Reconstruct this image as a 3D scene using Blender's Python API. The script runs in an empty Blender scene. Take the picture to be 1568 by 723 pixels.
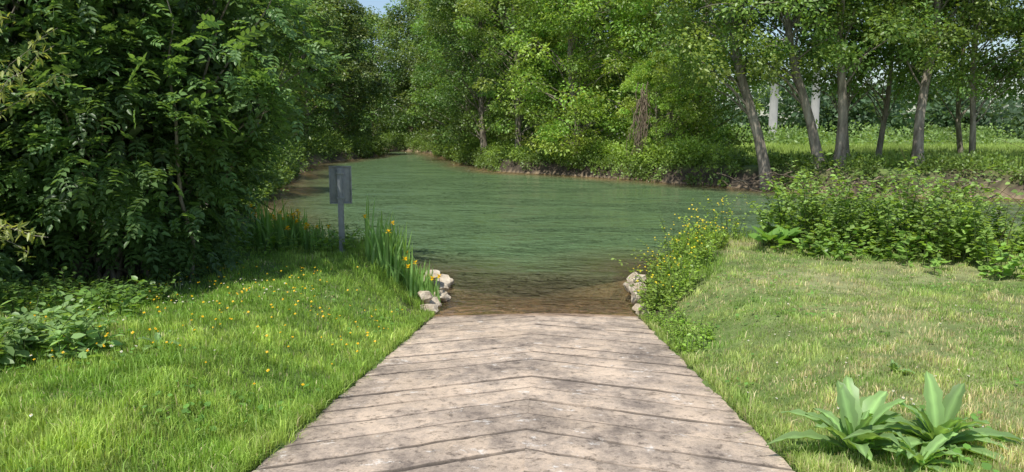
import bpy, math, numpy as np
from mathutils import Vector
rng=np.random.default_rng(11)
S=bpy.context.scene
# ------------------------------------------------------------------ helpers
def link(o,parent=None):
    S.collection.objects.link(o)
    if parent: o.parent=parent
    return o
def mk(name,V,F,col=None,mat=None,smooth=False,parent=None,attr=None):
    me=bpy.data.meshes.new(name)
    V=np.asarray(V,dtype=np.float32)
    if not isinstance(F,list): F=[F]
    F=[np.asarray(f,dtype=np.int32) for f in F if len(f)]
    tot=np.concatenate([np.full(len(f),f.shape[1],dtype=np.int32) for f in F])
    idx=np.concatenate([f.ravel() for f in F])
    st=np.concatenate([[0],np.cumsum(tot)[:-1]]).astype(np.int32)
    me.vertices.add(len(V)); me.vertices.foreach_set('co',V.ravel())
    me.loops.add(len(idx)); me.loops.foreach_set('vertex_index',idx)
    me.polygons.add(len(tot)); me.polygons.foreach_set('loop_start',st)
    try: me.polygons.foreach_set('loop_total',tot)
    except Exception: pass
    if smooth: me.polygons.foreach_set('use_smooth',np.ones(len(tot),dtype=bool))
    me.update(calc_edges=True)
    if col is not None:
        a=me.attributes.new('Col','FLOAT_COLOR','POINT')
        c=np.ones((len(V),4),dtype=np.float32); c[:,:3]=col; a.data.foreach_set('color',c.ravel())
    if attr is not None:
        for k,v in attr.items():
            a=me.attributes.new(k,'FLOAT','POINT'); a.data.foreach_set('value',np.asarray(v,dtype=np.float32))
    if mat: me.materials.append(mat)
    o=bpy.data.objects.new(name,me); link(o,parent); return o
def empty(name,loc=(0,0,0),rz=0,s=1):
    e=bpy.data.objects.new(name,None); e.location=loc; e.rotation_euler=(0,0,rz); e.scale=(s,s,s) if np.isscalar(s) else s
    return link(e)
class Acc:
    def __init__(s): s.V=[];s.C=[];s.F={};s.n=0
    def add(s,V,F,C):
        if not isinstance(F,list): F=[F]
        V=np.asarray(V,float); s.V.append(V)
        s.C.append(np.broadcast_to(np.asarray(C,float),(len(V),3)))
        for f in F:
            f=np.asarray(f)
            if len(f): s.F.setdefault(f.shape[1],[]).append(f+s.n)
        s.n+=len(V)
    def obj(s,name,mat,parent=None,smooth=False):
        return mk(name,np.concatenate(s.V),[np.concatenate(f) for f in s.F.values()],np.concatenate(s.C),mat,smooth,parent)
def norm(a): return a/np.maximum(np.linalg.norm(a,axis=-1,keepdims=True),1e-9)
def frames(d,up=None,jit=1.0):
    d=norm(d); n=len(d)
    if up is None: up=np.tile([0,0,1.0],(n,1))
    up=up+rng.normal(0,1,(n,3))*jit
    x=norm(np.cross(d,up)); z=np.cross(x,d)
    return np.stack([x,d,z],axis=2)
def scat(T,F,pos,R,sc,col,tc=None):
    n=len(pos); m=len(T)
    sc=np.asarray(sc,float)
    if sc.ndim==1: sc=sc[:,None]
    P=T[None]*sc[:,None,:] if sc.shape[1]==3 else T[None]*sc[:,None]
    V=np.einsum('nij,nmj->nmi',R,P)+pos[:,None]
    off=(np.arange(n)*m)[:,None,None]
    FF=[(np.asarray(f)[None]+off).reshape(-1,np.asarray(f).shape[1]) for f in F]
    C=np.repeat(col,m,axis=0)
    if tc is not None: C=C*np.tile(tc,n)[:,None]
    return V.reshape(-1,3),FF,C
LEAF=np.array([[0,0,0],[.3,.45,.1],[0,1,0],[-.3,.45,.1]],float); LEAFF=[np.array([[0,1,2],[0,2,3]])]
LEAF6=np.array([[0,0,0],[.17,.25,.05],[.15,.62,.04],[0,1,-.06],[-.15,.62,.04],[-.17,.25,.05]],float); LEAF6F=[np.array([[0,1,2,3],[0,3,4,5]])]
def tube(P,r,k=6):
    P=np.asarray(P,float); n=len(P); r=np.broadcast_to(r,(n,))
    t=norm(np.gradient(P,axis=0)); ref=np.array([.31,.95,.1]) if abs(t[0][2])>.6 else np.array([0,.1,1.])
    x=norm(np.cross(t,ref)); y=np.cross(t,x); a=np.arange(k)/k*2*np.pi
    V=P[:,None]+r[:,None,None]*(np.cos(a)[None,:,None]*x[:,None]+np.sin(a)[None,:,None]*y[:,None])
    i=np.arange(n-1)[:,None]*k; j=np.arange(k)[None]; j2=(j+1)%k
    F=np.stack([i+j,i+j2,i+k+j2,i+k+j],-1).reshape(-1,4)
    return V.reshape(-1,3),F
def curve(p0,p1,bend,n=6,jit=0):
    t=np.linspace(0,1,n)[:,None]; p0=np.array(p0,float);p1=np.array(p1,float)
    P=p0*(1-t)+p1*t+np.array(bend)*4*t*(1-t)
    if jit: P[1:-1]+=rng.normal(0,jit,(n-2,3))
    return P
_w=rng.normal(0,1,(12,2)); _p=rng.uniform(0,6.28,12)
def vn(x,y,f=1.0,k=0):
    r=0
    for i in range(6):
        j=(i+k)%12; a=f*(.6+.35*i)
        r=r+np.sin(a*(_w[j,0]*x+_w[j,1]*y)+_p[j]+k)
    return r/6*1.4
def sst(t): t=np.clip(t,0,1); return t*t*(3-2*t)
# ------------------------------------------------------------------ materials
def newmat(name):
    m=bpy.data.materials.new(name); m.use_nodes=True; nt=m.node_tree; nt.nodes.clear()
    return m,nt,nt.nodes.new,nt.links.new
def foliage_mat(name,trans=.35,rough=.5,spec=.35):
    m,nt,N,L=newmat(name); o=N('ShaderNodeOutputMaterial')
    a=N('ShaderNodeAttribute'); a.attribute_name='Col'; oi=N('ShaderNodeObjectInfo')
    mx=N('ShaderNodeMix'); mx.data_type='RGBA'; mx.blend_type='MULTIPLY'; mx.inputs[0].default_value=1
    L(a.outputs['Color'],mx.inputs[6]); L(oi.outputs['Color'],mx.inputs[7])
    p=N('ShaderNodeBsdfPrincipled'); p.inputs['Roughness'].default_value=rough; p.inputs['Specular IOR Level'].default_value=spec
    L(mx.outputs[2],p.inputs['Base Color'])
    t=N('ShaderNodeBsdfTranslucent'); m2=N('ShaderNodeMix'); m2.data_type='RGBA'; m2.blend_type='MULTIPLY'; m2.inputs[0].default_value=1
    m2.inputs[7].default_value=(1.6,1.5,.6,1); L(mx.outputs[2],m2.inputs[6]); L(m2.outputs[2],t.inputs['Color'])
    s=N('ShaderNodeMixShader'); s.inputs[0].default_value=trans
    L(p.outputs[0],s.inputs[1]); L(t.outputs[0],s.inputs[2]); L(s.outputs[0],o.inputs[0]); return m
M_leaf=foliage_mat('leaf_foliage',.4,.42,.5); M_grass=foliage_mat('grass_blades',.35,.5,.3)
def noisy_mat(name,c1,c2,scale=4,rough=.85,bump=.3,bdist=.02,attr=False,detail=8,stretch=(1,1,1)):
    m,nt,N,L=newmat(name); o=N('ShaderNodeOutputMaterial'); p=N('ShaderNodeBsdfPrincipled'); p.inputs['Roughness'].default_value=rough
    tc=N('ShaderNodeTexCoord'); mp=N('ShaderNodeMapping'); mp.inputs['Scale'].default_value=stretch; L(tc.outputs['Object'],mp.inputs[0])
    n=N('ShaderNodeTexNoise'); n.inputs['Scale'].default_value=scale; n.inputs['Detail'].default_value=detail; n.inputs['Roughness'].default_value=.65; L(mp.outputs[0],n.inputs[0])
    r=N('ShaderNodeValToRGB'); r.color_ramp.elements[0].position=.32; r.color_ramp.elements[1].position=.68
    r.color_ramp.elements[0].color=(*c1,1); r.color_ramp.elements[1].color=(*c2,1); L(n.outputs[0],r.inputs[0])
    out=r.outputs[0]
    if attr:
        a=N('ShaderNodeAttribute'); a.attribute_name='Col'; mx=N('ShaderNodeMix'); mx.data_type='RGBA'; mx.blend_type='MULTIPLY'; mx.inputs[0].default_value=1
        L(out,mx.inputs[6]); L(a.outputs['Color'],mx.inputs[7]); out=mx.outputs[2]
    L(out,p.inputs['Base Color'])
    b=N('ShaderNodeBump'); b.inputs['Strength'].default_value=bump; b.inputs['Distance'].default_value=bdist; L(n.outputs[0],b.inputs['Height']); L(b.outputs[0],p.inputs['Normal'])
    L(p.outputs[0],o.inputs[0]); return m
M_bark=noisy_mat('bark',(.10,.08,.058),(.40,.35,.28),5,.9,.8,.05,stretch=(1,1,.25))
M_ground=noisy_mat('ground_soil_grass',(.6,.6,.6),(1.35,1.35,1.35),3,.95,.6,.05,attr=True)
M_rock=noisy_mat('limestone_rock',(.25,.19,.12),(.66,.58,.46),5,.9,.9,.04)
M_metal=noisy_mat('galvanised_metal',(.20,.215,.22),(.33,.35,.355),9,.5,.1,.005)
M_pier=noisy_mat('pale_concrete',(.22,.22,.21),(.34,.33,.31),1.2,.9,.2,.02,stretch=(1,1,.3))
M_wood=noisy_mat('dead_wood',(.10,.07,.045),(.30,.24,.17),6,.9,.6,.03)
# ------------------------------------------------------------------ terrain
POLY=np.array([(-90,146),(-58,130),(-32,117),(-19,99),(-14.8,84),(-15.5,72),(-16.5,60),(-13.5,47),(-11.2,35),(-9,25),(-7,19),(-5.2,15.6),(-3.2,14.3),(-1.7,13.7),(-1.25,12.4),(-1.17,10.95),
 (1.87,10.95),(2.15,13),(3.0,14.6),(6,14.3),(9,12.6),(14,10.5),(30,6),(90,0),
 (90,20),(40,27),(21,30.5),(12.8,33.3),(11.2,36),(7.8,41),(4.6,45.5),(-1,51),(-4.2,64),(-7.2,80),(-10.5,95),(-20,112),(-34,126),(-60,143),(-90,160)],float)
def sdist(x,y):
    x=np.asarray(x,float);y=np.asarray(y,float); best=np.full(x.shape,1e9); ins=np.zeros(x.shape,bool)
    n=len(POLY)
    for i in range(n):
        a=POLY[i];b=POLY[(i+1)%n]; d=b-a
        t=np.clip(((x-a[0])*d[0]+(y-a[1])*d[1])/(d@d),0,1)
        best=np.minimum(best,(x-a[0]-t*d[0])**2+(y-a[1]-t*d[1])**2)
        c=((a[1]>y)!=(b[1]>y)); 
        if d[1]!=0: ins^=c&(x<d[0]*(y-a[1])/d[1]+a[0])
    s=np.sqrt(best); return np.where(ins,-s,s)
def cx(y): return .066+.041*(y-3.95)
HW=1.515
def zramp(y): return np.minimum(.124*(10.96-y),1.33)
def H(x,y,sd=None):
    if sd is None: sd=sdist(x,y)
    sdn=sd+.35*vn(x,y,.9,3)*sst((y-20)/10)
    d=np.abs(x-cx(y))-HW; zr=zramp(y)
    plat=.78+.055*np.clip(10-y,0,9)+.06*vn(x,y,.5)+.02*vn(x,y,2.2,2)
    far=1.0+.12*vn(x,y,.12,5)+np.clip((y-190)/250,0,1)*6
    plat=np.where(y>22,far,plat)
    zl=zr+.015+(plat-zr)*sst((d-.02)/(1.5))
    zl=np.where(d<0.0,zr-.06,zl)
    zl=np.where(y>18,plat,zl)
    w=np.where(y>20,1.0,.75)
    shore=plat*sst((sdn+.15)/w)-.06
    land=np.minimum(zl,shore)
    und=-.06-np.clip(.28*np.abs(sdn),0,1.7)
    ch=(d<.0)&(y<14.5)
    z=np.where(sdn>0,land,und)
    z=np.where(ch&(y>8),zr-.06,z)
    return z
def axis(segs):
    out=[]
    for a,b,s in segs: out+=list(np.arange(a,b,s))
    out.append(segs[-1][1]); return np.array(out)
xs=axis([(-420,-120,20),(-120,-40,4),(-40,-12,.8),(-12,12,.12),(12,40,.5),(40,120,4),(120,420,20)])
ys=axis([(-40,0,2),(0,2,.4),(2,15,.12),(15,28,.4),(28,60,.35),(60,160,1.2),(160,620,15)])
X,Y=np.meshgrid(xs,ys); sd=sdist(X,Y); Z=H(X,Y,sd)
nx,ny=len(xs),len(ys)
i=np.arange(ny-1)[:,None]*nx+np.arange(nx-1)[None]; GF=np.stack([i,i+1,i+nx+1,i+nx],-1).reshape(-1,4)
V=np.stack([X,Y,Z],-1).reshape(-1,3); x,y,z=V.T; sdf=sd.ravel()
g=np.stack([.11+0*x,.17+0*x,.035+0*x],-1)
v=(.5+.5*vn(x,y,.8,4))[:,None]
g=g*(.8+.4*v)
dry=(sst((x-1.5)/3)*sst(.5+.7*vn(x,y,.7,7)))[:,None]*(y<15)[:,None]
g=g*(1-.7*dry)+np.array([.32,.29,.16])*.7*dry
g=np.where((y>24)[:,None],np.array([.19,.30,.06])*(.75+.4*v),g)
soil=np.array([.06,.045,.03])
gr=(sst((x-8)/2)*sst((34-x)/4)*sst((3.2-sdf)/1.5)*(y>24)*(.55+.45*vn(x,y,1.1,6)))[:,None].clip(0,1); g=g*(1-gr)+np.array([.10,.075,.045])*gr  # bank soil below the grove; its dark tone also paints in tree shade
hi=np.where(y>20,.75,.08); ms=(1-sst((z-hi)/.25))[:,None]; g=g*(1-ms)+soil*ms
mu=sst(-z/.1)[:,None]; g=g*(1-mu)+np.array([.32,.24,.15])*mu
mk('ground',V,GF,g,M_ground,True)
# ------------------------------------------------------------------ water
wx=axis([(-90,-20,3),(-20,-4,.8),(-4,5,.15),(5,30,.8),(30,92,3)]); wy=axis([(-2,10,1.5),(10,18,.12),(18,60,.8),(60,164,2.5)])
WX,WY=np.meshgrid(wx,wy); wd=np.clip(-H(WX,WY),0,3)
n1=len(wx); i=np.arange(len(wy)-1)[:,None]*n1+np.arange(n1-1)[None]; WF=np.stack([i,i+1,i+n1+1,i+n1],-1).reshape(-1,4)
m,nt,N,L=newmat('river_water'); o=N('ShaderNodeOutputMaterial')
at=N('ShaderNodeAttribute'); at.attribute_name='depth'
def ramp(fac,els):
    r=N('ShaderNodeValToRGB'); e=r.color_ramp.elements
    while len(e)<len(els): e.new(.5)
    for k,(p,c) in enumerate(els): e[k].position=p; e[k].color=(*c,1) if len(c)==3 else c
    L(fac,r.inputs[0]); return r.outputs[0]
bc=ramp(at.outputs['Fac'],[(0,(.38,.27,.16)),(.25,(.25,.21,.11)),(.55,(.145,.175,.08)),(1,(.105,.17,.075))])
df=N('ShaderNodeBsdfDiffuse'); L(bc,df.inputs[0])
tr=N('ShaderNodeBsdfTransparent'); tr.inputs[0].default_value=(.93,.87,.72,1)
op=ramp(at.outputs['Fac'],[(0,(.04,.04,.04)),(.3,(.42,.42,.42)),(.8,(.93,.93,.93)),(1,(1,1,1))])
bm=N('ShaderNodeMixShader'); L(op,bm.inputs[0]); L(tr.outputs[0],bm.inputs[1]); L(df.outputs[0],bm.inputs[2])
tc=N('ShaderNodeTexCoord'); mp=N('ShaderNodeMapping'); mp.inputs['Scale'].default_value=(.65,1.2,1); mp.inputs['Rotation'].default_value=(0,0,.22); L(tc.outputs['Object'],mp.inputs[0])
mq=N('ShaderNodeMapping'); mq.inputs['Scale'].default_value=(.12,.34,1); mq.inputs['Rotation'].default_value=(0,0,.5); L(tc.outputs['Object'],mq.inputs[0])
pn=N('ShaderNodeTexNoise'); pn.inputs['Scale'].default_value=1; pn.inputs['Detail'].default_value=5; pn.inputs['Distortion'].default_value=1.5; L(mq.outputs[0],pn.inputs[0])
amp=ramp(pn.outputs[0],[(.42,(.25,.25,.25)),(.54,(1,1,1))])
nrm=None
for sc,dist,ds in ((.35,.5,.6),(.9,.6,1.2),(2.6,.36,1.4),(7,.14,1.2)):
    q=N('ShaderNodeTexNoise'); q.inputs['Scale'].default_value=sc; q.inputs['Detail'].default_value=2; q.inputs['Distortion'].default_value=ds; L(mp.outputs[0],q.inputs[0])
    b1=N('ShaderNodeBump'); L(amp,b1.inputs['Strength']); b1.inputs['Distance'].default_value=dist; L(q.outputs[0],b1.inputs['Height'])
    if nrm: L(nrm,b1.inputs['Normal'])
    nrm=b1.outputs[0]
gl=N('ShaderNodeBsdfGlossy'); gl.inputs['Roughness'].default_value=.03; L(nrm,gl.inputs['Normal']); L(nrm,df.inputs['Normal'])
fr=N('ShaderNodeFresnel'); fr.inputs[0].default_value=1.33; L(nrm,fr.inputs['Normal'])
ws=N('ShaderNodeMixShader'); L(fr.outputs[0],ws.inputs[0]); L(bm.outputs[0],ws.inputs[1]); L(gl.outputs[0],ws.inputs[2]); L(ws.outputs[0],o.inputs[0])
mk('river_water',np.stack([WX,WY,0*WX],-1).reshape(-1,3),WF,None,m,True,attr={'depth':wd.ravel()})
# ------------------------------------------------------------------ boat ramp
s_,tn=.43,.50
prof=[(0,-.02,1),(.014,-.02,1),(.024,-.001,.7),(.036,.001,0),(s_/2,.003,0),(s_-.02,.001,0),(s_-.006,-.001,.6)]
RV=[];RG=[];RF=[];nc=17; base=0
for side in (-1,1):
    rows=[]
    for k in range(-3,41):
        for (dy,dz,gv) in prof: rows.append((k*s_+dy,dz,gv))
    rows=np.array(rows); u=np.linspace(0,1,nc)
    wob=rng.normal(0,.007,(len(rows),nc)); wob=np.repeat(wob[::7],7,axis=0)[:len(rows)]
    pz=np.repeat(rng.normal(0,.003,(len(rows)//7+1,1)),7,axis=0)[:len(rows)]
    yy=rows[:,0][:,None]-u[None]*HW*tn+wob
    yy=np.clip(yy,-1.5,13.4)
    zz=zramp(yy)+rows[:,1][:,None]+.035*(1-u[None])*0.6+pz
    xx=cx(yy)+side*u[None]*(HW+.015*np.sin(yy*7)+.015*np.sin(yy*17))
    RV.append(np.stack([xx,yy,zz],-1).reshape(-1,3)); RG.append((rows[:,2][:,None]*np.clip(.95+.5*vn(xx*1.5,yy*3,2,side+3),.3,1)).ravel())
    i=np.arange(len(rows)-1)[:,None]*nc+np.arange(nc-1)[None]
    f=np.stack([i,i+1,i+nc+1,i+nc],-1).reshape(-1,4)
    if side<0: f=f[:,::-1]
    RF.append(f+base); base+=len(RV[-1])
m,nt,N,L=newmat('ramp_concrete'); o=N('ShaderNodeOutputMaterial'); p=N('ShaderNodeBsdfPrincipled'); p.inputs['Roughness'].default_value=.85
tc=N('ShaderNodeTexCoord')
def noise(sc,det=6,ro=.6,st=None):
    n=N('ShaderNodeTexNoise'); n.inputs['Scale'].default_value=sc; n.inputs['Detail'].default_value=det; n.inputs['Roughness'].default_value=ro
    if st: 
        q=N('ShaderNodeMapping'); q.inputs['Scale'].default_value=st; L(tc.outputs['Object'],q.inputs[0]); L(q.outputs[0],n.inputs[0])
    else: L(tc.outputs['Object'],n.inputs[0])
    return n.outputs[0]
def mul(a,b,fac=1,bt='MULTIPLY'):
    x=N('ShaderNodeMix'); x.data_type='RGBA'; x.blend_type=bt
    if isinstance(fac,(int,float)): x.inputs[0].default_value=fac
    else: L(fac,x.inputs[0])
    L(a,x.inputs[6])
    if isinstance(b,tuple): x.inputs[7].default_value=(*b,1)
    else: L(b,x.inputs[7])
    return x.outputs[2]
c=ramp(noise(.8,8,.7),[(.3,(.42,.335,.255)),(.5,(.58,.465,.36)),(.7,(.70,.565,.44))])
c=mul(c,ramp(noise(1.8,10,.8,(1,.6,1)),[(.38,(.36,.36,.38)),(.48,(.74,.74,.75)),(.57,(1.05,1.03,1.0))]),.95)
c=mul(c,ramp(noise(45,6,.8),[(.3,(.5,.5,.5)),(.5,(1,1,1)),(.75,(1.1,1.1,1.08))]),.75)
c=mul(c,ramp(noise(12,8,.8),[(.39,(.32,.31,.30)),(.47,(1,1,1))]),.85)
c=mul(c,(.76,.72,.66),ramp(noise(5,10,.8),[(.59,(0,0,0)),(.63,(.75,.75,.75))]),'MIX')
ga=N('ShaderNodeAttribute'); ga.attribute_name='groove'
c=mul(c,(.045,.036,.028),ga.outputs['Fac'],'MIX')
wa=N('ShaderNodeAttribute'); wa.attribute_name='wet'
c=mul(c,(.66,.58,.50),wa.outputs['Fac'])
L(c,p.inputs['Base Color'])
b=N('ShaderNodeBump'); b.inputs['Strength'].default_value=.8; b.inputs['Distance'].default_value=.01; L(noise(35,8,.75),b.inputs['Height']); L(b.outputs[0],p.inputs['Normal']); L(p.outputs[0],o.inputs[0])
RVc=np.concatenate(RV); wet=sst((RVc[:,1]-10.72+.05*vn(RVc[:,0],RVc[:,1],4))/.15)
mk('boat_ramp',RVc,np.concatenate(RF),None,m,False,attr={'groove':np.concatenate(RG),'wet':wet})
# ------------------------------------------------------------------ grass
def blades(x,y,h,w,col,lean=.35):
    n=len(x); z=H(x,y)-.01; a=rng.uniform(0,6.283,n); b=rng.uniform(0,6.283,n)
    wx_,wy_=np.cos(a)*w/2,np.sin(a)*w/2; l=h*np.abs(rng.normal(0,lean,n)); lx,ly=np.cos(b)*l,np.sin(b)*l
    P=np.zeros((n,5,3))
    P[:,0]=np.stack([x-wx_,y-wy_,z],-1);P[:,1]=np.stack([x+wx_,y+wy_,z],-1)
    P[:,2]=np.stack([x+wx_*.8+lx*.35,y+wy_*.8+ly*.35,z+h*.6],-1);P[:,3]=np.stack([x-wx_*.8+lx*.35,y-wy_*.8+ly*.35,z+h*.6],-1)
    P[:,4]=np.stack([x+lx,y+ly,z+h*np.clip(1-.35*(l/h),.3,1)],-1)
    o=(np.arange(n)*5)[:,None]
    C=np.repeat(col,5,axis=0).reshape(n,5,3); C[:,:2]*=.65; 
    return P.reshape(-1,3),[o+np.array([[0,1,2,3]]),o+np.array([[3,2,4]])],C.reshape(-1,3)
_g=np.random.default_rng(3).random((256,256))
def pn2(x,y,f):
    X=x*f+57.3;Y=y*f+91.7; i=np.floor(X).astype(int);j=np.floor(Y).astype(int); u=sst(X-i);w=sst(Y-j); G=lambda a,b:_g[a%256,b%256]
    return G(i,j)*(1-u)*(1-w)+G(i+1,j)*u*(1-w)+G(i,j+1)*(1-u)*w+G(i+1,j+1)*u*w
def fb(x,y,f): return (pn2(x,y,f)+.5*pn2(y+3,x,f*2.1)+.25*pn2(x,y+7,f*4.3))/1.75
n=540000
y=np.exp(rng.uniform(np.log(2.3),np.log(15.5),n)); x=rng.uniform(-1,1,n)*(.8*y+1.2)
sd=sdist(x,y); d=np.abs(x-cx(y))-HW
edge=.16*(fb(x,y,2.5)-.5)+.03*vn(x,y,13,4)
ok=(sd>.10)&(d>edge-.0)&~((x<-4.3)&(y>8.9)&(y<12.5)&(rng.random(n)<.7))
pd=fb(x,y,1.3); ok&=~((x>1.5)&(pd<.36)&(rng.random(n)<.55))
x,y,d=x[ok],y[ok],d[ok]; n=len(x)
left=(x<0); p1=fb(x,y,.8); p2=fb(x+9,y,2.2); p3=fb(x,y+5,6); pd=fb(x,y,1.3)
h=np.where(left,.025+.10*p1*p2+.05*sst((p3-.45)*4)*p2,.018+.07*p2*p3+.03*sst((p3-.55)*5))*rng.uniform(.5,1.5,n)*(1+.8*np.exp(-np.abs(d)/.12))
h*=1+.5*sst((y-11)/2)
w=.0045*np.sqrt(y/3.2)*rng.uniform(.7,1.4,n)*np.where(left,1.1,1)
cl=np.array([.19,.35,.05]); cl2=np.array([.44,.57,.14]); cr=np.array([.44,.53,.18]); cr2=np.array([.24,.38,.095]); dryc=np.array([.70,.62,.37])
t=sst((p1*.5+p2*.5-.32)*3)[:,None]; t2=sst((p2-.3)*2.5)[:,None]; c=np.where(left[:,None],cl*(1-t)+cl2*t,cr*t2+cr2*(1-t2))
dr=np.where(left,.05+.12*sst((.42-p2)*5),.14+.68*sst((.55-pd)*5)*sst((x-1.2)/1.5))
isd=rng.random(n)<dr; c[isd]=dryc*rng.uniform(.6,1.1,(isd.sum(),1))
c=c*rng.uniform(.6,1.35,(n,1))*(.45+1.1*p3)[:,None]
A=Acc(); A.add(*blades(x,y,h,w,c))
def tufts(cxs,cys,per,hh,ww,col,spread=.05,lean=.5):
    k=len(cxs); x=np.repeat(cxs,per)+rng.normal(0,spread,k*per); y=np.repeat(cys,per)+rng.normal(0,spread,k*per)
    c=np.repeat(np.tile(col,(k,1))*rng.uniform(.75,1.25,(k,1)),per,axis=0)*rng.uniform(.8,1.2,(k*per,1))
    h=np.repeat(rng.uniform(.6,1.3,k),per)*hh*rng.uniform(.5,1.2,k*per)
    g=np.abs(x-cx(y))-HW>-.02
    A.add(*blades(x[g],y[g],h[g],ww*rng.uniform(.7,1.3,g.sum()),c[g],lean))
k=650; ty=rng.uniform(3,12.5,k); tx=cx(ty)-HW-np.abs(rng.normal(.0,1.8,k))-.03
tufts(tx,ty,35,.13,.006,np.array([.26,.42,.075]),.07,.6)
k=260; ty=rng.uniform(3,12,k); tx=cx(ty)-HW-rng.uniform(-.03,.12,k); tufts(tx,ty,25,.10,.006,np.array([.26,.40,.075]),.05,.8)
k=240; ty=rng.uniform(3,12,k); tx=cx(ty)+HW+rng.uniform(-.03,.12,k); tufts(tx,ty,22,.07,.006,np.array([.30,.42,.10]),.05,.8)
k=700; ty=rng.uniform(3,13,k); tx=cx(ty)+HW+rng.uniform(.2,8,k); tufts(tx,ty,26,.065,.007,np.array([.24,.38,.085]),.06,.9)
k=900; ty=rng.uniform(10.8,14.8,k); tx=rng.uniform(-7,8,k); q=(sdist(tx,ty)>.05)&(sdist(tx,ty)<1.2); tufts(tx[q],ty[q],25,.22,.010,np.array([.24,.39,.065]),.08,.5)
A.obj('grass',M_grass)
k=9000; y=np.exp(rng.uniform(np.log(2.8),np.log(12),k)); x=rng.uniform(-1,1,k)*(.75*y+1); q=(fb(x,y,1.1)>.55)&(np.abs(x-cx(y))-HW>.1)&(sdist(x,y)>.3); x,y=x[q],y[q]; k=len(x)
a=rng.uniform(0,6.28,k); A=Acc(); A.add(*scat(LEAF6*np.array([2.2,1,1]),LEAF6F,np.stack([x,y,H(x,y)+rng.uniform(.015,.06,k)],-1),frames(np.stack([np.cos(a),np.sin(a),.35+0*a],-1),None,.2),rng.uniform(.025,.06,k),np.tile([.17,.34,.07],(k,1))*rng.uniform(.7,1.3,(k,1)))); A.obj('clover_and_plantain',M_leaf)
# ------------------------------------------------------------------ small flowers
def flowers(name,x,y,h,size,col,cen):
    A=Acc(); n=len(x); z=H(x,y)+h
    a=np.arange(8)/8*2*np.pi; r=np.where(np.arange(8)%2==0,1,.75)
    T=np.concatenate([[[0,0,0]],np.stack([np.cos(a)*r,np.sin(a)*r,0*a+.25],-1)])*.5
    F=np.array([[0,i+1,(i+1)%8+1] for i in range(8)])
    up=norm(np.stack([rng.normal(0,.3,n),rng.normal(-.5,.3,n),np.ones(n)],-1)); R=frames(np.cross(up,[1,0,.1]),up,0)
    A.add(*scat(T,[F],np.stack([x,y,z],-1),R,size*rng.uniform(.6,1.2,n),np.tile(col,(n,1))))
    A.add(*scat(T,[F],np.stack([x,y,z+.003],-1)+up*.002,R,size*.35*np.ones(n),np.tile(cen,(n,1))))
    for i in range(n):
        V,Fq=tube([[x[i],y[i],z[i]-h[i]],[x[i]+.003,y[i],z[i]-h[i]*.5],[x[i],y[i],z[i]]],.0015,3); A.add(V,Fq,(.08,.16,.03))
    return A.obj(name,M_leaf)
def clustered(k,per,xr,yr,sp):
    a=rng.uniform(*xr,k); b=rng.uniform(*yr,k); x=np.repeat(a,per)+rng.normal(0,sp,k*per); y=np.repeat(b,per)+rng.normal(0,sp,k*per)
    q=(np.abs(x-cx(y))-HW>.1)&(sdist(x,y)>.2); return x[q],y[q]
x,y=clustered(44,6,(-4.6,-1.6),(5.2,10.5),.35); flowers('buttercup_flowers',x,y,rng.uniform(.10,.17,len(x)),.027,(.9,.60,.02),(.8,.45,.01))
x,y=clustered(14,6,(-4.4,-2.0),(3.5,10),.2); flowers('daisy_flowers',x,y,rng.uniform(.07,.11,len(x)),.022,(.75,.75,.72),(.7,.45,.03))
x,y=clustered(9,6,(2.2,5.5),(4,10),.2); flowers('daisy_flowers',x,y,rng.uniform(.04,.06,len(x)),.018,(.75,.75,.72),(.7,.45,.03))
# ------------------------------------------------------------------ trees
def crown(nclump,per,zr_,R,leaf,col,shape='oval',flat=.65,crad=(.6,1.2),droop=.2):
    A=Acc(); z0,z1=zr_
    t=rng.uniform(0,1,nclump)**.85
    if shape=='oval': pr=np.sqrt(np.clip(1-(2*t-.85)**2/1.35,.05,1))
    else: pr=np.clip(1.05-.65*t,.1,1)
    a=rng.uniform(0,6.283,nclump); rr=R*pr*np.sqrt(rng.uniform(.05,1,nclump))*(1+.18*np.sin(a*3+t*5))
    Cc=np.stack([np.cos(a)*rr,np.sin(a)*rr,z0+(z1-z0)*t],-1)
    cr_=rng.uniform(*crad,nclump); tint=rng.uniform(.6,1.35,nclump)
    hue=rng.uniform(-.12,.12,nclump)
    n=nclump*per; ci=np.repeat(np.arange(nclump),per)
    dv=norm(rng.normal(0,1,(n,3))); rad=rng.uniform(.25,1.1,n)**.6
    off=dv*rad[:,None]*cr_[ci][:,None]*np.array([1,1,flat]); 
    off[:,2]-=droop*(off[:,0]**2+off[:,1]**2)/cr_[ci]
    P=Cc[ci]+off
    dd=norm(dv*np.array([1,1,.4])+rng.normal(0,.5,(n,3))+np.array([0,0,-.35])); up=norm(dv+np.array([0,0,1.2]))
    c=np.tile(col,(n,1))*tint[ci][:,None]*rng.uniform(.7,1.35,(n,1)); c[:,0]*=1+hue[ci]*1.5
    A.add(*scat(LEAF,LEAFF,P,frames(dd,up,.55),leaf*rng.uniform(.6,1.3,n),c))
    return Cc,A
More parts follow.
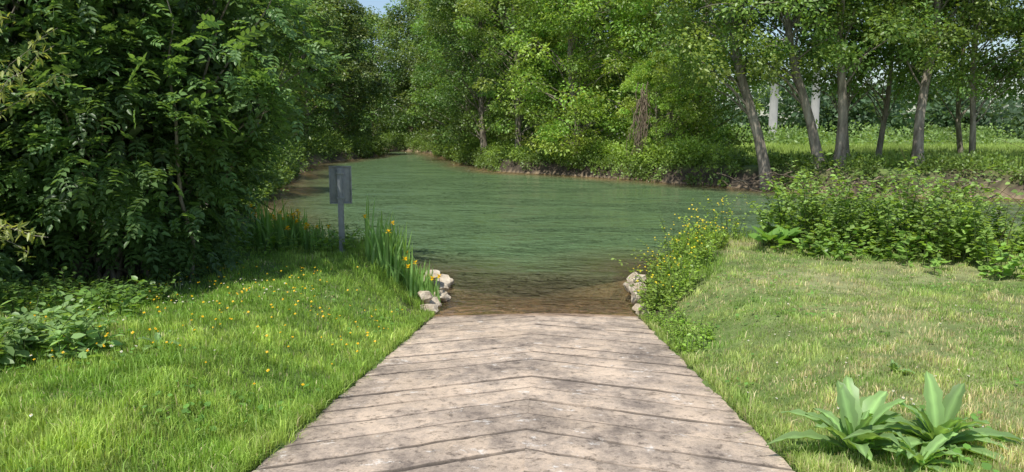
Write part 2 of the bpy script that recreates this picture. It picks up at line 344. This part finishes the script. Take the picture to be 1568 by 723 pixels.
def tree_meshes(name,Ht,z0,R,leaf,nclump,per,col,shape='oval',tr=.2,lean=(0,0),crad=(.6,1.2),droop=.2,lp=.8):
    Cc,A=crown(nclump,per,(z0,Ht),R,leaf,col,shape,crad=crad,droop=droop)
    tz=np.linspace(-.4,Ht*.93,12); tp=np.stack([lean[0]*(np.clip(tz,0,99)/Ht)**lp+.16*np.sin(tz*.8),lean[1]*tz/Ht+.1*np.cos(tz*.7),tz],-1)
    B=Acc(); r=tr*(1-np.clip(tz,0,99)/Ht)**.8+.02; r[0]*=1.7; r[1]*=1.1
    V,F=tube(tp,r,9); B.add(V,F,(1,1,1))
    lx=np.interp(Cc[:,2],tz,tp[:,0]); ly=np.interp(Cc[:,2],tz,tp[:,1])
    allV=A.V[0]; sx=np.interp(allV[:,2],tz,tp[:,0]); sy=np.interp(allV[:,2],tz,tp[:,1]); allV[:,0]+=sx; allV[:,1]+=sy
    Cc=Cc+np.stack([lx,ly,0*lx],-1)
    for c_ in Cc[::2]:
        zb=max(z0*.55,c_[2]-rng.uniform(1,3.2)); b0=[np.interp(zb,tz,tp[:,0]),np.interp(zb,tz,tp[:,1]),zb]
        V,F=tube(curve(b0,c_,(0,0,rng.uniform(.1,.5)),6,.06),np.linspace(max(.03,tr*.33*(1-zb/Ht)),.012,6),5); B.add(V,F,(1,1,1))
    for q in range(10):
        c_=Cc[rng.integers(len(Cc))]; V,F=tube(curve(c_,c_+rng.normal(0,.9,3),(0,0,.1),4),[.02,.015,.01,.004],4); B.add(V,F,(1,1,1))
    t=B.obj('tmp_t',M_bark,smooth=True).data; f=A.obj('tmp_f',M_leaf).data
    for nme in ('tmp_t','tmp_f'): bpy.data.objects.remove(bpy.data.objects[nme])
    t.name=name+'_wood'; f.name=name+'_foliage'; return t,f
def place(kind,ms,x,y,rz=0,s=1,tint=(1,1,1)):
    e=empty(kind,(x,y,float(H(np.array([x]),np.array([y]))[0])-.1),rz,s)
    for nm,me in (('trunk_and_limbs',ms[0]),('crown',ms[1])):
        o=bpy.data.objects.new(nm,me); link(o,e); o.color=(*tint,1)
    return e
G1=np.array([.19,.285,.068]); G2=np.array([.155,.235,.075])
gA=tree_meshes('grove_a',16,4.4,4.4,.20,115,190,G1,tr=.24,lean=(-3.6,0),lp=.75)
gB=tree_meshes('grove_b',17,4.8,4.4,.20,125,190,G1,tr=.22,lean=(-.6,.4))
gC=tree_meshes('grove_c',14,3.6,3.8,.18,110,190,G1*1.1,tr=.12,lean=(.8,-.3))
wA=tree_meshes('willow_a',15,.9,4.3,.20,180,190,G1*1.2,tr=.22,lean=(-.8,0),droop=.35)
wB=tree_meshes('willow_b',16,1.6,3.9,.20,160,190,G1*1.1,tr=.22,lean=(.8,.3))
fA=tree_meshes('far_a',19,1.0,5.4,.36,160,130,G2,tr=.3,crad=(.9,1.7))
fB=tree_meshes('far_b',20,2.0,4.8,.36,150,130,G2*1.1,tr=.3,crad=(.9,1.6))
place('alder_tree',gA,12.15,35.2,0,1); place('alder_tree',gA,14.2,34.4,-.1,.9,(.95,1,1)); place('alder_tree',gB,14.9,34.2,.4,.95,(.95,1,1))
place('alder_tree',gC,16.4,36.6,2.4,1.1); place('alder_tree',gB,18.0,33.6,3.5,.92,(.8,.85,.9)); place('alder_tree',gC,19.0,39,1,1.05); place('alder_tree',gC,21.2,35,4.4,1,(.9,.9,.9))
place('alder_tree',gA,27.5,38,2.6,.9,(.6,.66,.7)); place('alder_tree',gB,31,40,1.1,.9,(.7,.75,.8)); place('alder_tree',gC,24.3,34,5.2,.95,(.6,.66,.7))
place('alder_tree',gC,26.2,44,3.3,1.1,(.85,.9,.85))
place('poplar_tree',wB,9.3,46,.5,1.05,(1.1,1.1,1)); place('willow_tree',wA,4.2,48.5,0,1.02,(1.25,1.2,1.0)); place('willow_tree',wB,.6,53.5,2,1,(1.0,1.0,1))
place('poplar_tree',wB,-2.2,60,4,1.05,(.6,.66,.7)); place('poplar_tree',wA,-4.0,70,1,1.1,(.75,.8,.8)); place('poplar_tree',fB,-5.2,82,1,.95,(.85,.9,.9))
place('willow_tree',wA,12.5,52,3,1,(.95,.95,.95)); place('poplar_tree',fA,5,60,.3,1,(1,1,1)); place('poplar_tree',fB,12,64,2.3,1,(1.1,1.1,1))
place('willow_tree',wA,8.2,43.8,1.9,.42,(1.35,1.3,1.1))
place('willow_tree',wB,-12.8,29,1.2,.72,(1.25,1.2,1)); place('poplar_tree',wA,-18,38,3,1,(.95,1,.95)); place('poplar_tree',wB,-19.5,49,2,1.05,(1.25,1.2,1.1))
for (x,y,k,s,t) in [(-22.5,60,0,.95,1.2),(-27,68,1,1,1.3),(-19.5,72,1,.8,1.0),(-19,82,0,.85,.8),(-24,84,1,1.05,1.3),(-22.5,95,1,1.0,.8),(-33,92,0,1.1,1.4),(-9.5,105,0,1.0,.7),(-16,119,1,1.1,1.0),(-5,98,1,1.0,.8),(-11,122,0,1.1,1.2),(-2,92,0,1,.9),(2,80,1,.95,.9),(-40,108,0,1.15,1.3),(7,76,1,1,1.1),(-2,112,1,1.1,.8),(17,76,0,.6,1.1),(-23,126,0,1.1,1.2),(-30,136,1,1.15,1.3),(-28,106,1,1.1,1.1)]:
    place('poplar_tree',(fA,fB)[k],x,y,rng.uniform(0,6),s,(t,t,t*.95))  # lower tints paint the shade of the river-bend tree tunnel into the crowns
def mass(name,centers,rad,per,leaf,col,flat=.8):
    n=len(centers)*per; ci=np.repeat(np.arange(len(centers)),per); dv=norm(rng.normal(0,1,(n,3)))
    P=centers[ci]+dv*(rng.uniform(.3,1.1,n)**.6)[:,None]*rad[ci][:,None]*np.array([1,1,flat])
    c=(col[ci] if np.ndim(col)==2 else np.tile(col,(n,1)))*rng.uniform(.7,1.3,(n,1))*rng.uniform(.7,1.25,len(centers))[ci][:,None]
    dd=norm(dv+rng.normal(0,.6,(n,3))); A=Acc(); lf=np.broadcast_to(leaf,(len(centers),))[ci]
    A.add(*scat(LEAF,LEAFF,P,frames(dd,norm(dv+[0,0,1]),.5),lf*rng.uniform(.6,1.3,n),c)); return A.obj(name,M_leaf)
n=520; x=rng.uniform(-40,230,n); y=rng.uniform(165,200,n); top=12+4*vn(x,y*0,.08,3)+3*vn(x,0*x,.4,2); zc=rng.uniform(0,1,n)*top+1
mass('distant_tree_line',np.stack([x,y,zc],-1),rng.uniform(2.6,4.8,n),130,1.4,np.array([.10,.165,.085]))
def shore_pts(n,sdr,xr,yr,m=30):
    x=rng.uniform(*xr,n*m); y=rng.uniform(*yr,n*m); s=sdist(x,y); q=(s>sdr[0])&(s<sdr[1]); return x[q][:n],y[q][:n]
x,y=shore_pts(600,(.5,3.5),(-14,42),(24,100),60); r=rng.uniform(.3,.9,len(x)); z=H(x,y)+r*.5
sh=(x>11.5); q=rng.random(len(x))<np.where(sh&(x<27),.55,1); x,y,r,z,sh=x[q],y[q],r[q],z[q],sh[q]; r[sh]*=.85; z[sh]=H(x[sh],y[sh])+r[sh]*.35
mass('bank_undergrowth',np.stack([x,y,z],-1),r,120,.16,np.where(sh[:,None],np.array([.17,.27,.055]),np.array([.26,.38,.075])))  # undergrowth on the grove side coloured darker, tree shade painted in
x,y=shore_pts(620,(-.1,1.0),(-14,42),(24,100),90); r=rng.uniform(.2,.7,len(x)); q=rng.random(len(x))<np.where((x>9)&(x<26),.4,1); x,y,r=x[q],y[q],r[q]
mass('bank_undergrowth',np.stack([x,y,np.maximum(H(x,y),.1)+r*.6],-1),r,110,.15,np.array([.18,.275,.065]))
x,y=shore_pts(300,(.0,4),(-50,-8),(26,125),60); r=rng.uniform(.5,1.4,len(x))
mass('bank_undergrowth',np.stack([x,y,np.maximum(H(x,y),.1)+r*.5],-1),r,130,.2,np.array([.15,.24,.055]))
x,y=shore_pts(170,(-.3,2.5),(-26,-3),(60,112),90); r=rng.uniform(.7,1.5,len(x))
mass('bank_undergrowth',np.stack([x,y,np.maximum(H(x,y),.1)+r*.7],-1),r,130,.26,np.array([.16,.25,.055]))
x,y=shore_pts(120,(.5,5),(4,11),(40,52),60); r=rng.uniform(.5,1.0,len(x))
mass('bank_undergrowth',np.stack([x,y,H(x,y)+r*.8],-1),r,170,.16,np.array([.30,.43,.09]))
n=330; x=rng.uniform(-50,12,n); y=rng.uniform(70,140,n); q=sdist(x,y)>2; x,y=x[q],y[q]; r=rng.uniform(1,2.6,len(x))
mass('woodland_thicket',np.stack([x,y,H(x,y)+rng.uniform(0,4,len(x))],-1),r,110,.4,np.array([.09,.15,.04]))
n=80000; y=rng.uniform(30,95,n); x=rng.uniform(8,62,n); q=sdist(x,y)>2.2; x,y=x[q],y[q]
A=Acc(); c=np.tile([.42,.55,.15],(len(x),1))*rng.uniform(.7,1.25,(len(x),1))*(.8+.3*vn(x,y,.2))[:,None]
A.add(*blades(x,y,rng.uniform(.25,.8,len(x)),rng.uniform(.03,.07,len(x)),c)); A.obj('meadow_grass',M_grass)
n=170; x=rng.uniform(12,75,n); y=rng.uniform(60,95,n)+.2*x; r=rng.uniform(.8,2.1,n); mass('field_hedge',np.stack([x,y,1+r*.5],-1),r,130,.35,np.array([.20,.30,.09]))
# ------------------------------------------------------------------ near big shrub
def pinnate():
    V=[];F4=[];n=0
    def rach(t): return np.array([0,t,-.45*t*t])
    for t,sgn in [(.3,-1),(.3,1),(.52,-1),(.52,1),(.76,-1),(.76,1),(1,0)]:
        L_=.40 if sgn else .44
        a=math.radians(58*-sgn) if sgn else 0
        T=LEAF6*L_; T=T*np.array([1.4,1,1.2]); c,s=math.cos(a),math.sin(a)
        T=np.stack([T[:,0]*c-T[:,1]*s,T[:,0]*s+T[:,1]*c,T[:,2]-.25*T[:,1]**2*2],-1)+rach(t)
        V.append(T); F4+= [[n,n+1,n+2,n+3],[n,n+3,n+4,n+5]]; n+=6
    for k in range(4):
        t0,t1=k/4,(k+1)/4; V.append(np.array([rach(t0)+[-.008,0,0],rach(t0)+[.008,0,0],rach(t1)+[.006,0,0],rach(t1)+[-.006,0,0]])); F4.append([n,n+1,n+2,n+3]); n+=4
    return np.concatenate(V),[np.array(F4)]
PV,PF=pinnate()
def big_shrub(name,cen,R,seedn,per,size,col,ground,inner=9000,taper=.35):
    e=empty(name,(0,0,0)); cen=np.array(cen,float);R=np.array(R,float)
    def tap(P):
        f=(1-taper)+taper*sst((P[:,2]-ground)/2.6); P=P.copy(); P[:,:2]=cen[:2]+(P[:,:2]-cen[:2])*f[:,None]; return P
    dv=norm(rng.normal(0,1,(seedn,3))); dv[:,2]=np.where(dv[:,2]<-.75,-dv[:,2],dv[:,2])
    bump=1+.15*np.sin(dv[:,0]*7+dv[:,2]*5)+.12*np.sin(dv[:,1]*9-dv[:,2]*8+1)
    C=tap(cen+dv*R*bump[:,None]*rng.uniform(.78,1.05,(seedn,1))); q=C[:,2]>ground+.15; C=C[q]; dv=dv[q]; k=len(C)
    ci=np.repeat(np.arange(k),per); n=k*per
    P=C[ci]+rng.normal(0,1,(n,3))*np.array([.17,.17,.12])
    out=norm(dv*np.array([1,1,.5]))[ci]
    dd=norm(out+rng.normal(0,.6,(n,3))+np.array([0,0,0.05])); tint=rng.uniform(.6,1.5,k)[ci]
    c=np.tile(col,(n,1))*tint[:,None]*rng.uniform(.8,1.25,(n,1))
    A=Acc(); A.add(*scat(PV,PF,P,frames(dd,np.tile([0,0,1.],(n,1)),.35),size*rng.uniform(.55,1.25,n),c))
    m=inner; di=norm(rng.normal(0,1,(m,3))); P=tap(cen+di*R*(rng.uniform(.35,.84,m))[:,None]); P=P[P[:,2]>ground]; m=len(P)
    A.add(*scat(LEAF,LEAFF,P,frames(rng.normal(0,1,(m,3)),None,1),.17*rng.uniform(.6,1.3,m),np.tile(col*.7,(m,1))*rng.uniform(.6,1.2,(m,1))))  # inner fill leaves tinted darker: interior shade put into their colour
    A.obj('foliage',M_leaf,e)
    B=Acc()
    for c_ in C[::max(1,k//130)]:
        b=cen+np.array([rng.normal(0,.3),rng.normal(0,.3),0]); b[2]=ground-.1
        V,F=tube(curve(b,c_,(0,0,rng.uniform(-.2,.5)),8,.05),np.linspace(.035,.006,8),5); B.add(V,F,(1,1,1))
    B.obj('stems',M_bark,e,True); return e
D1=np.array([.13,.225,.075])
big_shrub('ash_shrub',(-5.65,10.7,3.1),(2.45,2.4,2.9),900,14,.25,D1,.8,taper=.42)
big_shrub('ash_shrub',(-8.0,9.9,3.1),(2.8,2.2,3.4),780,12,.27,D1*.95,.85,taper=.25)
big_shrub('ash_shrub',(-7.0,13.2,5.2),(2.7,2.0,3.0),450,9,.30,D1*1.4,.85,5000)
A=Acc();B=Acc(); e=empty('willow_sapling')
for k in range(44):
    b=np.array([-5.9+rng.normal(0,.15),7.6+rng.normal(0,.15),.95]); tip=np.array([-5.3+rng.normal(0,.55),7.2+rng.normal(0,.4),rng.uniform(1.4,4.8)])
    P=curve(b,tip,(-.15,0,.4),14,.02); V,F=tube(P,np.linspace(.010,.002,14),4); B.add(V,F,(1,1,1))
    t=rng.uniform(.3,1,80); pos=np.stack([np.interp(t,np.linspace(0,1,14),P[:,j]) for j in range(3)],-1)+rng.normal(0,.03,(80,3))
    dd=norm(rng.normal(0,1,(80,3))+[0,0,-.6]); A.add(*scat(LEAF6*np.array([.8,1,1]),LEAF6F,pos,frames(dd,None,.4),.10*rng.uniform(.6,1.2,80),np.tile([.34,.38,.13],(80,1))*rng.uniform(.7,1.3,(80,1))))
A.obj('leaves',M_leaf,e); B.obj('stems',M_bark,e)
# ------------------------------------------------------------------ leafy weeds
def weeds(name,x,y,h,leaf,col,nl=26,wide=1.3,arch=.25,stemc=(.10,.14,.05)):
    A=Acc(); z=H(x,y)
    for i in range(len(x)):
        hh=h[i]*rng.uniform(.6,1.15); a=rng.uniform(0,6.28); l=hh*rng.uniform(.1,arch*2)
        P=curve([x[i],y[i],z[i]-.03],[x[i]+np.cos(a)*l,y[i]+np.sin(a)*l,z[i]+hh],(-np.cos(a)*l*.3,-np.sin(a)*l*.3,hh*.06),6)
        V,F=tube(P,np.linspace(.005,.002,6),4); A.add(V,F,stemc)
        m=int(nl*rng.uniform(.7,1.3)); t=rng.uniform(.12,1,m); pos=np.stack([np.interp(t,np.linspace(0,1,6),P[:,j]) for j in range(3)],-1)
        b=rng.uniform(0,6.28,m); dd=norm(np.stack([np.cos(b),np.sin(b),rng.normal(.0,.35,m)],-1)); off=dd*(leaf*.25*rng.uniform(0,1.6,m))[:,None]
        tt=rng.uniform(.7,1.3)
        A.add(*scat(LEAF6*np.array([wide*1.3,1,1]),LEAF6F,pos+off,frames(dd,None,.3),leaf*rng.uniform(.5,1.2,m)*(1.15-.5*t),np.tile(col,(m,1))*tt*rng.uniform(.75,1.25,(m,1))))
    return A.obj(name,M_leaf)
# bramble mounds of different heights along the bank edge
k=1050; t=rng.uniform(0,1,k); u=rng.uniform(0,1,k); x=4.2+t*6.3+u*1.8; y=13.1-t*5.0+(u-.1)*2.0
mk_=26; mt=rng.uniform(0,1,mk_); mu_=rng.uniform(.1,.95,mk_); mx_=4.2+mt*6.3+mu_*1.8; my_=13.1-mt*5.0+(mu_-.1)*2.0; mr=rng.uniform(.45,.95,mk_); mh=rng.uniform(.55,1.25,mk_)*(1+.35*mt)
hh=np.zeros(k)
for a,b,r_,h_ in zip(mx_,my_,mr,mh): hh=np.maximum(hh,h_*np.sqrt(np.clip(1-((x-a)**2+(y-b)**2)/r_**2,0,1)))
q=(sdist(x,y)>-.05)&((hh>.15)|((u>.35)&(rng.random(k)<.5))); x,y,hh=x[q],y[q],hh[q]
weeds('bramble_thicket',x,y,.22+hh,.13,np.array([.26,.39,.10]),30,1.5,.35)
t=rng.uniform(0,1,90); y=12.8-t*4.4+rng.uniform(.1,1.6,90); x=4.7+t*5.6+rng.uniform(0,.8,90)
weeds('bramble_canes',x,y,rng.uniform(.9,2.2,90)*(.75+.35*t),.10,np.array([.28,.41,.10]),18,1.4,.8,(.16,.10,.06))
k=70; t=rng.uniform(0,1,k); weeds('dock_and_nettle_stalks',4.3+t*5.6+rng.normal(0,.3,k),12.6-t*4.5+rng.normal(0,.2,k),rng.uniform(.25,.6,k),.14,np.array([.24,.40,.09]),16,1.6,.3)
k=330; x=rng.uniform(1.95,4.4,k); y=rng.uniform(10.1,14.2,k); q=(sdist(x,y)>.03)&(np.abs(x-cx(y))-HW>-.02+.0*x)&(x<2.35+.5*(y-10)); x,y=x[q],y[q]
weeds('bank_weeds',x,y,(.12+.68*fb(x,y,2.8)**1.3)*np.where(rng.random(len(x))<.16,1.9,1),.085,np.array([.27,.40,.075]),24,1.2,.5)
q=rng.random(len(x))<.38; fx,fy=x[q]-.05,y[q]; flowers('yellow_mustard_flowers',np.repeat(fx,3)+rng.normal(0,.06,3*len(fx)),np.repeat(fy,3)+rng.normal(0,.06,3*len(fx)),rng.uniform(.28,.76,3*len(fx)),.034,(.88,.74,.04),(.7,.5,.02))
k=90; y=rng.uniform(7.5,10.6,k); x=cx(y)+HW+rng.uniform(.02,.5,k); weeds('bank_weeds',x,y,np.full(k,.17),.055,np.array([.25,.40,.065]),18,1.2,.35)
k=190; x=rng.uniform(-5.4,-2.7,k); y=rng.uniform(12.2,15.5,k); q=sdist(x,y)>.05; x,y=x[q],y[q]
weeds('bank_weeds',x,y,np.full(len(x),.38),.10,np.array([.27,.42,.07]),24,1.2,.35)
weeds('nettle_patch',rng.normal(-3.95,.28,46),rng.normal(5.9,.25,46),np.full(46,.36),.13,np.array([.25,.39,.14]),22,1.3,.4)
k=90; weeds('nettle_patch',rng.uniform(-6.5,-3.9,k),rng.uniform(7.5,8.8,k),np.full(k,.32),.11,np.array([.16,.28,.07]),20,1.3,.3)
A=Acc(); m=16; a=rng.uniform(0,6.28,m); dd=norm(np.stack([np.cos(a),np.sin(a),rng.uniform(.3,1,m)],-1)); pos=np.array([4.4,12.4,.85])+dd*rng.uniform(.1,.3,(m,1))
A.add(*scat(LEAF6*np.array([2.2,1,1]),LEAF6F,pos,frames(dd,None,.2),.3*rng.uniform(.7,1.1,m),np.tile([.18,.34,.07],(m,1)))); A.obj('burdock_plant',M_leaf)
def rosette(name,x,y,nl,L0,wf=.085):
    A=Acc(); z=float(H(np.array([x]),np.array([y]))[0])
    for k in range(nl):
        a=k*2.4+rng.normal(0,.25); el=math.radians(rng.uniform(22,82)); L_=L0*rng.uniform(.55,1.15); n=11; t=np.linspace(0,1,n)
        wd=wf*L_*np.sin(np.pi*np.clip(t*.93+.07,0,1)**1.1)**.85*1.25+.004; wd[-1]=.001
        rr=L_*t*math.cos(el)+.15*L_*t*t; zz=L_*t*math.sin(el)-.45*L_*t**2.6*math.cos(el*.8)
        ca,sa=math.cos(a),math.sin(a); V=[]; sw=rng.normal(0,.06)*L_
        for j in range(n):
            wv=wd[j]*(1+.15*math.sin(j*2.3+k))
            for s,up in ((-1,.4),(-.5,.12),(0,0),(.5,.12),(1,.4)):
                l2=s*wv+sw*t[j]**2
                V.append((x+ca*rr[j]-sa*l2,y+sa*rr[j]+ca*l2,z+zz[j]+up*wv+.006*math.sin(j*2.7+s*2+k)))
        i=np.arange(n-1)[:,None]*5+np.arange(4)[None]; F=np.stack([i,i+1,i+6,i+5],-1).reshape(-1,4)
        c=np.tile(np.array([.24,.38,.14])*rng.uniform(.7,1.2),(len(V),1)); c[2::5]*=1.7
        A.add(V,F,c)
    return A.obj(name,M_leaf,smooth=True)
rosette('teasel_rosette',1.98,4.14,24,.48); rosette('teasel_rosette',2.38,4.0,32,.44); rosette('teasel_rosette',2.18,3.8,14,.28)
rosette('dock_rosette',-3.0,6.2,9,.22,.12); rosette('dock_rosette',2.95,5.6,12,.14,.12)
def iris(name,cxs,cys,nb,hh,nf):
    A=Acc()
    for k in range(nb):
        x=cxs+rng.normal(0,.17);y=cys+rng.normal(0,.14); z=float(H(np.array([x]),np.array([y]))[0])-.03; h=hh*rng.uniform(.55,1.1); a=rng.uniform(0,6.28); l=h*abs(rng.normal(0,.22)); b=rng.uniform(-.6,.6)
        n=7;t=np.linspace(0,1,n); wd=.021*np.clip(1-t**3,.05,1); bend=t**2*l; V=[]; dz=-.25*l*t**3
        for j in range(n):
            for s in (-1,1): V.append((x+math.cos(a)*bend[j]+s*math.cos(b)*wd[j],y+math.sin(a)*bend[j]+s*math.sin(b)*wd[j],z+h*t[j]+dz[j]))
        i=np.arange(n-1)[:,None]*2; F=np.concatenate([np.stack([i,i+1,i+3,i+2],-1).reshape(-1,4)])
        A.add(V,F,np.array([.24,.42,.12])*rng.uniform(.75,1.3))
    for k in range(nf):
        x=cxs+rng.normal(0,.2)+.06;y=cys+rng.normal(0,.15)-.08; z=float(H(np.array([x]),np.array([y]))[0]); h=hh*rng.uniform(.6,.9)
        V,F=tube([[x,y,z],[x+.01,y,z+h/2],[x,y,z+h]],.006,5); A.add(V,F,(.12,.22,.05))
        m=6; a=np.arange(m)*2.1+rng.uniform(0,6); dd=norm(np.stack([np.cos(a),np.sin(a),np.where(np.arange(m)<3,-.3,1.0)],-1))
        A.add(*scat(LEAF6*np.array([2.,1,1]),LEAF6F,np.tile([x,y,z+h],(m,1)),frames(dd,None,.1),np.full(m,.06),np.tile([.88,.58,.02],(m,1))))
    return A.obj(name,M_leaf)
iris('yellow_iris',-1.95,12.05,95,1.02,3); iris('yellow_iris',-1.55,11.85,90,.72,8); iris('yellow_iris',-3.9,13.0,70,.76,14); iris('yellow_iris',-3.5,12.8,35,.55,8); iris('yellow_iris',-4.4,13.3,60,.85,6)
# ------------------------------------------------------------------ rocks
def rock(x,y,z,s,name='boulder'):
    bpy.ops.mesh.primitive_ico_sphere_add(subdivisions=4,radius=1,location=(x,y,z)); o=bpy.context.object; o.name=name
    me=o.data; co=np.empty(len(me.vertices)*3); me.vertices.foreach_get('co',co); co=co.reshape(-1,3)
    for q in range(14):
        d=norm(rng.normal(0,1,3)); t=rng.uniform(.5,.8); k=co@d-t; co=co-np.clip(k,0,9)[:,None]*d*.95
    co+=.03*np.sin(co[:,[1,2,0]]*7+x*9)+.012*np.sin(co[:,[2,0,1]]*23+y*9); co*=np.array(s)*1.2; me.vertices.foreach_set('co',co.ravel()); me.materials.append(M_rock)
    me.update(); o.rotation_euler=(rng.normal(0,.15),rng.normal(0,.15),rng.uniform(0,6))
for (x,y,z,s) in [(-1.26,11.15,.04,(.13,.17,.11)),(-1.28,11.6,.08,(.17,.15,.10)),(-1.2,11.9,.1,(.14,.18,.1)),(-1.22,12.35,.16,(.19,.16,.1)),(-1.34,12.2,.36,(.15,.18,.09)),(-1.26,12.9,.14,(.18,.2,.14)),(-1.32,11.35,.22,(.12,.14,.08)),(-1.2,13.2,.05,(.12,.14,.1)),(-1.1,12.1,.02,(.09,.1,.06)),
 (1.98,11.3,.03,(.12,.16,.10)),(2.02,11.7,.1,(.13,.17,.13)),(2.06,12.1,.14,(.15,.14,.14)),(2.08,12.6,.12,(.16,.18,.16)),(2.12,12.3,.3,(.12,.16,.09)),(2.2,13.0,.15,(.17,.17,.15)),(1.96,10.98,.03,(.09,.1,.07))]: rock(x,y,z,s)
# ------------------------------------------------------------------ sign seen from behind
def box(A,c,s,col=(1,1,1)):
    c=np.array(c);s=np.array(s)/2; V=np.array([[i,j,k] for i in(-1,1) for j in(-1,1) for k in(-1,1)])*s+c
    A.add(V,np.array([[0,1,3,2],[4,6,7,5],[0,4,5,1],[2,3,7,6],[0,2,6,4],[1,5,7,3]]),col)
gz=float(H(np.array([-2.82]),np.array([12.35]))[0]); e=empty('information_sign',(-2.82,12.35,gz),.12)
A=Acc(); W,Hh=.36,.62; zt=1.45
box(A,(0,0,zt-Hh/2),(W,.004,Hh)); box(A,(-W/2+.008,-.017,zt-Hh/2),(.016,.03,Hh)); box(A,(W/2-.008,-.017,zt-Hh/2),(.016,.03,Hh))
box(A,(0,-.017,zt-.008),(W-.034,.03,.016)); box(A,(0,-.017,zt-Hh+.008),(W-.034,.03,.016)); A.obj('panel',M_metal,e)
A=Acc(); box(A,(0,-.03,zt/2-.1),(.085,.05,zt+.16)); box(A,(-.043,-.058,zt/2-.1),(.01,.012,zt+.16)); box(A,(.043,-.058,zt/2-.1),(.01,.012,zt+.16)); A.obj('post',M_metal,e)
A=Acc(); box(A,(0,-.062,zt-.12),(.13,.012,.035)); box(A,(0,-.062,zt-Hh+.1),(.13,.012,.035)); A.obj('clamps',M_metal,e)
for o in e.children:
    b_=o.modifiers.new('bevel','BEVEL'); b_.width=.002; b_.segments=2
# ------------------------------------------------------------------ piers, snag, driftwood
for (x,y) in [(15.7,110),(37.8,110),(43.8,110)]:
    e=empty('concrete_bridge_pier',(x,y,.8)); A=Acc(); V,F=tube([[0,0,-.5],[0,0,.3],[0,0,.3],[0,0,13],[0,0,13.2],[0,0,14]],[.75,.75,.6,.55,.85,.95],16); A.add(V,F,(1,1,1)); A.obj('column',M_pier,e,True)
    A=Acc(); box(A,(0,0,14.4),(2.6,2,.8)); A.obj('cap',M_pier,e)
B=Acc(); 
for k in range(50):
    b=np.array([7.0+rng.normal(0,.22),42.2+rng.normal(0,.2),1.3]); tp=np.array([7.35+rng.normal(0,.2),42.2,rng.uniform(3,5.4)]); V,F=tube(curve(tp,b+[rng.normal(0,.25),0,rng.uniform(0,1)],(rng.normal(0,.15),0,.3),7,.08),np.linspace(.03,.01,7),4); B.add(V,F,(1,1,1))
B.obj('dead_vine_snag',M_wood)
for nm,x0,x1,y0,k in (('fallen_branches',17,25,31.6,14),('exposed_roots',9.5,16,35.0,26)):
    B=Acc()
    for q in range(k):
        x=rng.uniform(x0,x1); y=y0+(x0-x)*(.2 if x0>12 else .42)+rng.normal(0,.3); L_=rng.uniform(.6,2.2); a=rng.uniform(-.6,.6)+(3.14 if rng.random()<.5 else 0)
        V,F=tube(curve([x,y,.7+rng.uniform(-.4,.3)],[x+L_*math.cos(a),y-.3+L_*.3*math.sin(a),rng.uniform(-.1,.8)],(0,0,rng.uniform(-.3,.3)),7,.06),np.linspace(.045,.012,7)*rng.uniform(.5,1.1),5); B.add(V,F,(1,1,1))
    B.obj(nm,M_wood,smooth=True)
# ------------------------------------------------------------------ light, camera
EL,AZv=math.radians(61),np.array([-.42,-.85])   # direction TOWARDS the sun in plan
AZv=AZv/np.linalg.norm(AZv)
sv=Vector((AZv[0]*math.cos(EL),AZv[1]*math.cos(EL),math.sin(EL)))
l=bpy.data.lights.new('sun','SUN'); l.energy=5.0; l.angle=math.radians(.5); l.color=(1,.96,.88); o=bpy.data.objects.new('sun',l); link(o); o.rotation_euler=sv.to_track_quat('Z','Y').to_euler()
w=bpy.data.worlds.new('World'); S.world=w; w.use_nodes=True; nt=w.node_tree; bg=nt.nodes['Background']; sk=nt.nodes.new('ShaderNodeTexSky'); sk.sky_type='NISHITA'; sk.sun_disc=False
sk.sun_elevation=EL; sk.sun_rotation=math.atan2(sv.x,sv.y); sk.dust_density=1.0; nt.links.new(sk.outputs[0],bg.inputs[0]); bg.inputs[1].default_value=.15
cam=bpy.data.cameras.new('camera'); cam.lens=26.4; cam.sensor_width=36; cam.clip_end=2000; cam.clip_start=.05; o=bpy.data.objects.new('camera',cam); link(o); o.location=(0,0,2.75); o.rotation_euler=(math.radians(82),0,0); S.camera=o
S.view_settings.view_transform='Standard'; S.view_settings.look='None'; S.view_settings.exposure=0
print('faces',sum(len(m.polygons) for m in bpy.data.meshes))
